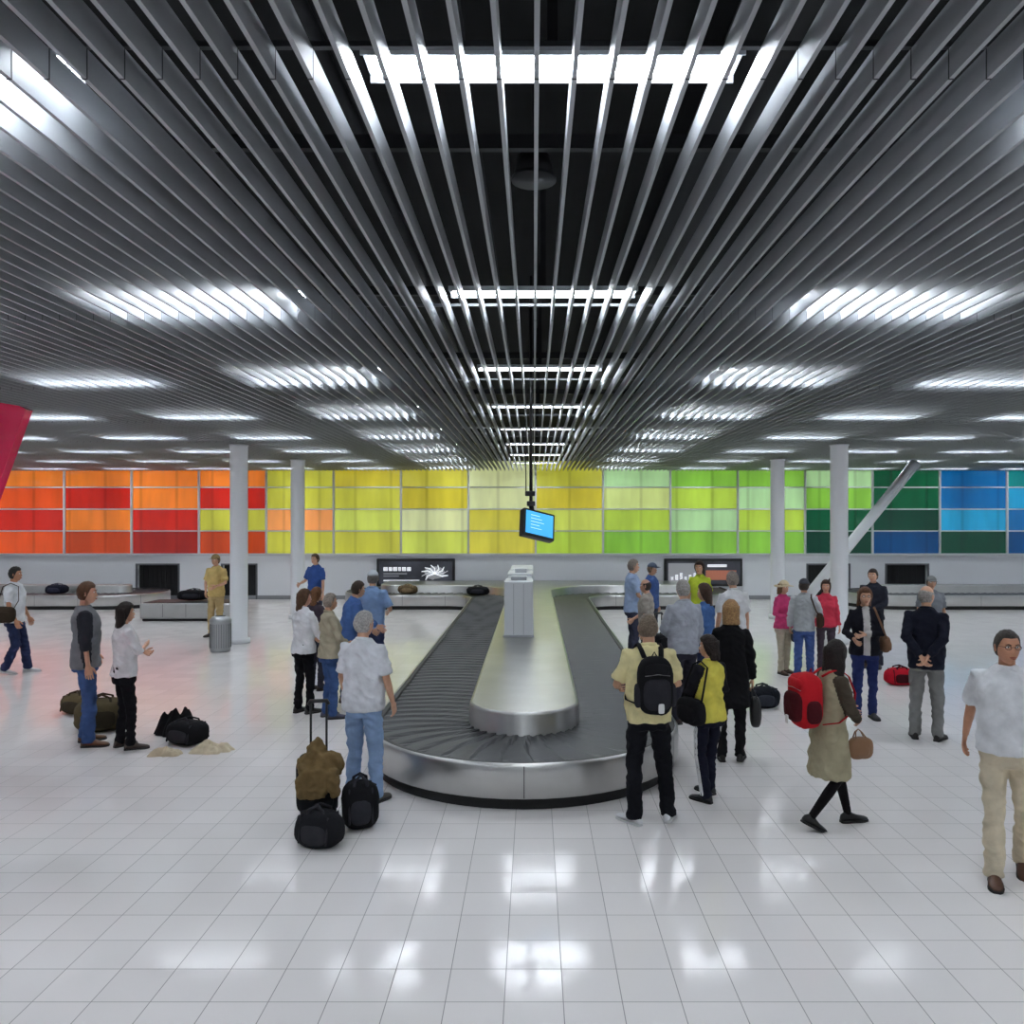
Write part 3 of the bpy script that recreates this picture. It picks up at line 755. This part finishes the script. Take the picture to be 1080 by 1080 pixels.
def carousel(name,pts,rad,closed,step=.026,hw=.47):
    path=fillet(pts,rad,closed); mb=MB()
    C,Tn,L=resample(path,step)
    if closed: Tn[0]=Tn[-1]=((C[1]-C[0])+(C[-1]-C[-2])).normalized()
    nr=[Vector((t.y,-t.x,0)) for t in Tn]
    K=[-1,-.66,-.33,0,.33,.66,1]
    pitch=L/round(L/.21)
    vs=[];fs=[]
    for i,(c,t,n_) in enumerate(zip(C,Tn,nr)):
        s=L*i/(len(C)-1)
        for k_ in K:
            ph=((s+.10*(1-k_*k_))/pitch)%1.0
            h=.366+.026*(ph if ph<.86 else (1-ph)/.14*.86)
            p=c+n_*k_*hw; vs.append((p.x,p.y,h))
    m_=len(K)
    for i in range(len(C)-1):
        for j in range(m_-1): fs.append((i*m_+j,i*m_+j+1,(i+1)*m_+j+1,(i+1)*m_+j))
    mb.add(vs,fs,rub,False)
    C2,T2,_=resample(path,.12)
    if closed: T2[0]=T2[-1]=((C2[1]-C2[0])+(C2[-1]-C2[-2])).normalized()
    n2=[Vector((t.y,-t.x,0)) for t in T2]
    def sweep(prof,m):
        vs=[];fs=[];k_=len(prof)
        for c,n_ in zip(C2,n2):
            for d,z in prof: p=c+n_*d; vs.append((p.x,p.y,z))
        for i in range(len(C2)-1):
            for j in range(k_-1): fs.append((i*k_+j,i*k_+j+1,(i+1)*k_+j+1,(i+1)*k_+j))
        mb.add(vs,fs,m,True)
    sweep([(hw-.01,.36),(hw-.01,.398),(hw+.0,.402),(hw+.045,.402)],kick)
    sweep([(hw+.045,.402),(hw+.066,.396),(hw+.078,.38),(hw+.08,.33),(hw+.08,.115),(hw+.07,.10)],steel)
    sweep([(hw+.07,.10),(hw+.03,.10),(hw+.03,0)],kick)
    sweep([(-hw+.01,.355),(-hw+.0,.375),(-hw-.005,.57),(-hw-.015,.592),(-hw-.04,.60)],steel)
    for i in range(6,len(C2)-1,10):
        c,n_,t=C2[i],n2[i],T2[i]; o=c+n_*(hw+.081)
        vs=[o-t*.004+Vector((0,0,.11)),o+t*.004+Vector((0,0,.11)),o+t*.004+Vector((0,0,.385)),o-t*.004+Vector((0,0,.385))]
        mb.add(vs,[(0,1,2,3)],steel_d,False)
    tp=[c+n_*(-hw-.04) for c,n_ in zip(C2,n2)]
    if closed: tp=tp[:-1]
    mb.add([(p.x,p.y,.60) for p in tp],[tuple(range(len(tp)))],plat,False)
    return mb.build(name)
cx=-.10; rc=1.05; zc=8.5
ya=22.9
carousel('baggage_carousel',[(cx-4.9,WALL-.2),(cx-4.9,ya),(cx-rc,ya),(cx-rc,zc-rc),(cx+rc,zc-rc),(cx+rc,ya),(cx+5.4,ya),(cx+5.4,WALL-.2)],[0,1.0,1.3,rc,rc,1.3,1.0,0],False)
carousel('baggage_carousel',[(-20.2,24.3),(-20.2,22.85),(-11.3,22.85),(-11.3,24.3)],[.72]*4,True,step=.05)
carousel('baggage_carousel',[(9.6,24.3),(9.6,22.85),(20.2,22.85),(20.2,24.3)],[.72]*4,True,step=.05)
mb=MB(); cw=mat('cabinet_white',(222,225,228),.35); cg=mat('cabinet_grey',(170,174,178),.4)
cxx=(547-VX)*13.1/F
bbox_(mb,cxx-.235,cxx+.235,13.05,13.75,.60,1.50,cw,.02)
bbox_(mb,cxx-.215,cxx+.215,13.76,14.6,.60,1.47,cg,.02)
bbox_(mb,cxx-.235,cxx+.235,14.61,15.6,.60,1.52,cw,.02)
bbox_(mb,cxx-.215,cxx+.235,15.61,17.0,.60,1.54,cw,.02)
for dx in (-.08,.08): box(mb,cxx+dx-.004,cxx+dx+.004,13.043,13.05,.64,1.46,cg)
bbox_(mb,cxx-.13,cxx+.13,13.3,13.6,1.50,1.56,cg,.01)
bbox_(mb,cxx-.10,cxx+.12,14.8,15.3,1.52,1.60,cw,.01)
box(mb,cxx-.25,cxx+.25,13.0,17.05,.60,.63,cg)
mb.build('control_cabinet')
# hanging monitor
mb=MB(); bk=mat('monitor_black',(20,20,22),.35); d=9.6; mxx=(560-VX)*d/F
tube(mb,[(mxx,d,2.68),(mxx,d,5.4)],[.020],bk,12,dome=False)
tube(mb,[(mxx-.06,d,2.8),(mxx-.06,d,CEIL+.3)],[.006],bk,6,dome=False)
bbox_(mb,mxx-.07,mxx+.05,d-.03,d+.03,2.78,2.84,bk,.01)
bbox_(mb,mxx-.05,mxx+.05,d-.05,d+.05,2.66,2.72,bk,.01)
mb2=MB(); bbox_(mb2,-.215,.215,-.02,.09,-.17,.17,bk,.015)
sc=mat('monitor_screen',(70,165,222),.2,emit=.9); sw=mat('monitor_text',(190,222,242),.3,emit=.9)
box(mb2,-.185,.185,-.026,-.019,-.14,.14,sc)
for q in range(5): box(mb2,-.12,.0+.03*(q%3),-.0275,-.026,.09-q*.04,.096-q*.04,sw)
Mm=Matrix.Translation((mxx+.09,d-.06,2.44))@Matrix.Rotation(math.radians(32),4,'Z')@Matrix.Rotation(math.radians(-18),4,'X')@Matrix.Rotation(math.radians(13),4,'Y')
mb2.v=[tuple(Mm@Vector(v)) for v in mb2.v]
o=len(mb.v)
mb.v+=mb2.v
for f,mi_,s_ in zip(mb2.f,mb2.m,mb2.sm):
    mb.f.append(tuple(a+o for a in f)); mb.m.append(mb.mi(mb2.mats[mi_])); mb.sm.append(s_)
tube(mb,[(mxx,d,2.68),(mxx+.03,d-.0,2.5)],[.03],bk,10)
mb.build('hanging_monitor')
# steel counter left back + bin
mb=MB(); d=19.8; xa=(147-VX)*d/F; xb2=(245-VX)*d/F
bbox_(mb,xa,xb2,d,d+1.0,.06,.44,steel,.03); box(mb,xa+.05,xb2-.05,d+.05,d+.95,0,.06,kick)
for q in range(1,4): box(mb,xa+(xb2-xa)*q/4-.004,xa+(xb2-xa)*q/4+.004,d-.004,d,.1,.42,steel_d)
box(mb,xa+.06,xb2-.06,d+.08,d+.92,.44,.452,rub)
mb.build('steel_luggage_counter')
mb=MB(); d=15.3; x=(232.5-VX)*d/F; n=28
prof=[(0,.16),(.02,.185),(.10,.19),(.54,.19),(.56,.20),(.60,.20),(.62,.18),(.66,.15),(.67,.10)]
gb=mat('bin_steel',(168,170,172),.35,.6)
rings_mesh(mb,[[Vector((x+math.cos(2*math.pi*q/n)*r,d+math.sin(2*math.pi*q/n)*r,z)) for q in range(n)] for z,r in prof],gb)
tube(mb,[(x,d,.655),(x,d,.672)],[.10],kick,20,dome=False)
for q in range(0,28): 
    an=2*math.pi*q/28; tube(mb,[(x+math.cos(an)*.193,d+math.sin(an)*.193,.08),(x+math.cos(an)*.193,d+math.sin(an)*.193,.53)],[.005],mat('bin_rib',(120,122,124),.4,.6),5,dome=False)
mb.build('trash_bin')

# ================================================================ LUGGAGE
def at(px,py,z=0): 
    y=(CH-z)*F/(py-HY); return (px-VX)*y/F,y
def duffel(name,px,py,L,h,w,c,yaw=0,z=0,acc=None,seed=1,y=None):
    x,y_=at(px,py,z)
    if y is None: y=y_
    else: x=(px-VX)*y/F
    mb=MB(); m=cloth(c); m2=cloth(acc or tuple(min(255,int(v*1.4+14)) for v in c))
    sbox(mb,(0,0,h*.97),(L,w,h),m,2.9,28,16,nz=.07,ns=6,seed=seed)
    sbox(mb,(0,-w*.85,h*.85),(L*.55,w*.25,h*.55),m2,3.2,18,10,nz=.05,seed=seed+1)
    for sy in (-1,1):
        tube(mb,[(-L*.4,sy*w*.75,h*1.2),(-L*.32,sy*w*.5,h*2.05),(0,sy*w*.2,h*2.25),(L*.32,sy*w*.5,h*2.05),(L*.4,sy*w*.75,h*1.2)],[(.014,.007)],m2,8)
    tube(mb,[(-L*.85,0,h*1.75),(-L*.3,.0,h*1.99),(L*.3,0,h*1.99),(L*.85,0,h*1.75)],[.006],m2,6)
    for sx in (-1,1): tube(mb,[(sx*L*.6,-w*1.0,h*.4),(sx*L*.6,-w*.7,h*1.75),(sx*L*.6,w*.7,h*1.75),(sx*L*.6,w*1.0,h*.4)],[(.008,.012)],m2,6)
    return mb.build(name,Matrix.Translation((x,y,z))@Matrix.Rotation(math.radians(yaw),4,'Z'))
def drape(name,px,py,rx,ry,h,c,seed=0,z=0,yaw=0):
    x,y=at(px,py,z); mb=MB(); n=48; k=16; vs=[];fs=[]
    for i in range(k+1):
        for j in range(n):
            an=2*math.pi*j/n; r=i/k; ir=1+.5*noise.noise(Vector((math.cos(an)*2.2,math.sin(an)*2.2,seed)))
            px_=math.cos(an)*r*rx*ir; py_=math.sin(an)*r*ry*ir
            zz=h*(1-r**2)*(.75+.7*noise.noise(Vector((px_*9,py_*9,seed*3))))+.012+ .07*(.5-abs(noise.noise(Vector((px_*15,py_*15,seed)))))*(1-r*r)
            if i==k: zz=.002
            vs.append((px_,py_,max(.002,zz)))
    for i in range(k):
        for j in range(n):
            q=(j+1)%n; fs.append((i*n+j,(i+1)*n+j,(i+1)*n+q,i*n+q))
    mb.add(vs,fs,cloth(c))
    return mb.build(name,Matrix.Translation((x,y,z))@Matrix.Rotation(math.radians(yaw),4,'Z'))
duffel('duffel_bag',108,770,.30,.19,.18,(86,76,54),yaw=20,acc=(54,48,36))
duffel('duffel_bag',84,752,.24,.13,.16,(96,84,60),yaw=-15,seed=4,acc=(60,52,40))
duffel('travel_bag',198,784,.24,.13,.16,(24,24,27),yaw=-22,seed=6)
drape('beige_jacket',222,792,.22,.15,.08,(200,188,162),3)
drape('beige_jacket',176,796,.17,.10,.06,(192,178,152),5)
drape('black_jacket',186,774,.24,.13,.34,(20,20,22),8)
duffel('black_bag',204,640,.38,.13,.2,(22,22,26),z=.475,y=20.25)
duffel('duffel_bag',430,629,.28,.12,.2,(96,80,58),z=.400,seed=9,y=22.9)
duffel('black_bag',504,629,.32,.12,.2,(24,24,28),z=.400,seed=12,y=22.5)
duffel('travel_bag',805,746,.22,.14,.14,(28,30,36),seed=13)
duffel('red_duffel_bag',949,722,.22,.13,.14,(176,24,40),seed=14,acc=(60,16,22))
duffel('travel_bag',722,738,.14,.2,.14,(34,34,40),seed=15)
duffel('travel_bag',60,629,.3,.13,.2,(30,32,44),z=.400,seed=17,y=22.85)
def suitcase(name,px,py,c,w=.21,d=.13,h=.30,yaw=0,handle=True,hh=.98):
    x,y=at(px,py); mb=MB(); m=cloth(c); m2=mat('hard_plastic',(18,18,20),.4)
    sbox(mb,(0,0,.07+h),(w,d,h),m,6,28,16,nz=.015)
    sbox(mb,(0,-d*.98,.05+h*.75),(w*.82,.03,h*.55),m,5,20,12); sbox(mb,(0,-d*.98,.07+h*1.6),(w*.82,.025,h*.24),m,5,20,10)
    for sx in (-1,1):
        tube(mb,[(sx*w*.78-.014,d*.7,.04),(sx*w*.78+.014,d*.7,.04)],[.038],m2,14,dome=False)
        sbox(mb,(sx*w*.78,d*.7,.075),(.03,.04,.03),m2,4)
        sbox(mb,(sx*w*.8,-d*.7,.03),(.02,.02,.03),m2,3)
        if handle: tube(mb,[(sx*.065,d*.85,.07+2*h-.1),(sx*.065,d*.85,hh)],[.010],m2,8,dome=False)
    if handle: tube(mb,[(-.08,d*.85,hh-.02),(-.07,d*.85,hh+.005),(.07,d*.85,hh+.005),(.08,d*.85,hh-.02)],[.017],m2,8)
    tube(mb,[(-.06,0,.07+2*h-.005),(-.04,0,.07+2*h+.03),(.04,0,.07+2*h+.03),(.06,0,.07+2*h-.005)],[.009],m2,8)
    return mb.build(name,Matrix.Translation((x,y,0))@Matrix.Rotation(math.radians(yaw),4,'Z'))
suitcase('rolling_suitcase',335,862,(26,27,30),w=.17,d=.12,h=.23,yaw=10,hh=.95)
suitcase('rolling_suitcase',699,712,(30,30,34),handle=True,yaw=30)
duffel('duffel_bag',337,892,.19,.14,.11,(28,28,32),yaw=-15,seed=21,acc=(48,48,52))
duffel('travel_bag',380,872,.15,.19,.14,(22,22,25),yaw=15,seed=24)
x,y=at(338,870); mb=MB(); jm=cloth((112,92,60))
t=MB()
sbox(t,(0,-.02,.50),(.17,.13,.12),None,2.4,26,16,nz=.26,ns=7,seed=4)
sbox(t,(-.02,-.14,.40),(.13,.06,.14),None,2.4,22,14,nz=.3,ns=8,seed=5)
tube(t,[(.06,-.05,.56),(.14,-.14,.44),(.16,-.15,.32)],[.07,.055,.045],None,12)
tube(t,[(-.04,-.02,.52),(-.01,.0,.64),(.0,.01,.70)],[.10,.08,.035],None,12)
vs,ns,fs=remesh(t,.010,2)
vs=[v+n_*.03*(.4-abs(noise.noise(v*11))*1.8+.3*noise.noise(v*30)) for v,n_ in zip(vs,ns)]
mb.add(vs,fs,jm); mb.build('brown_jacket',Matrix.Translation((x,y-.03,0)))

# ================================================================ WORLD / CAMERA
w=bpy.data.worlds.new('World'); S.world=w; w.use_nodes=True
w.node_tree.nodes['Background'].inputs[0].default_value=(.6,.65,.7,1); w.node_tree.nodes['Background'].inputs[1].default_value=.3
cam=bpy.data.cameras.new('camera'); co=bpy.data.objects.new('camera',cam); COL.objects.link(co)
co.location=(0,0,CH); co.rotation_euler=(math.pi/2,0,0); cam.sensor_width=36; cam.lens=F/1080*36
cam.shift_x=-(VX-540)/1080; cam.shift_y=(HY-540)/1080; cam.clip_end=200
S.camera=co
S.view_settings.view_transform='Standard'
print('done verts',sum(len(o.data.vertices) for o in bpy.data.objects if o.type=='MESH'))
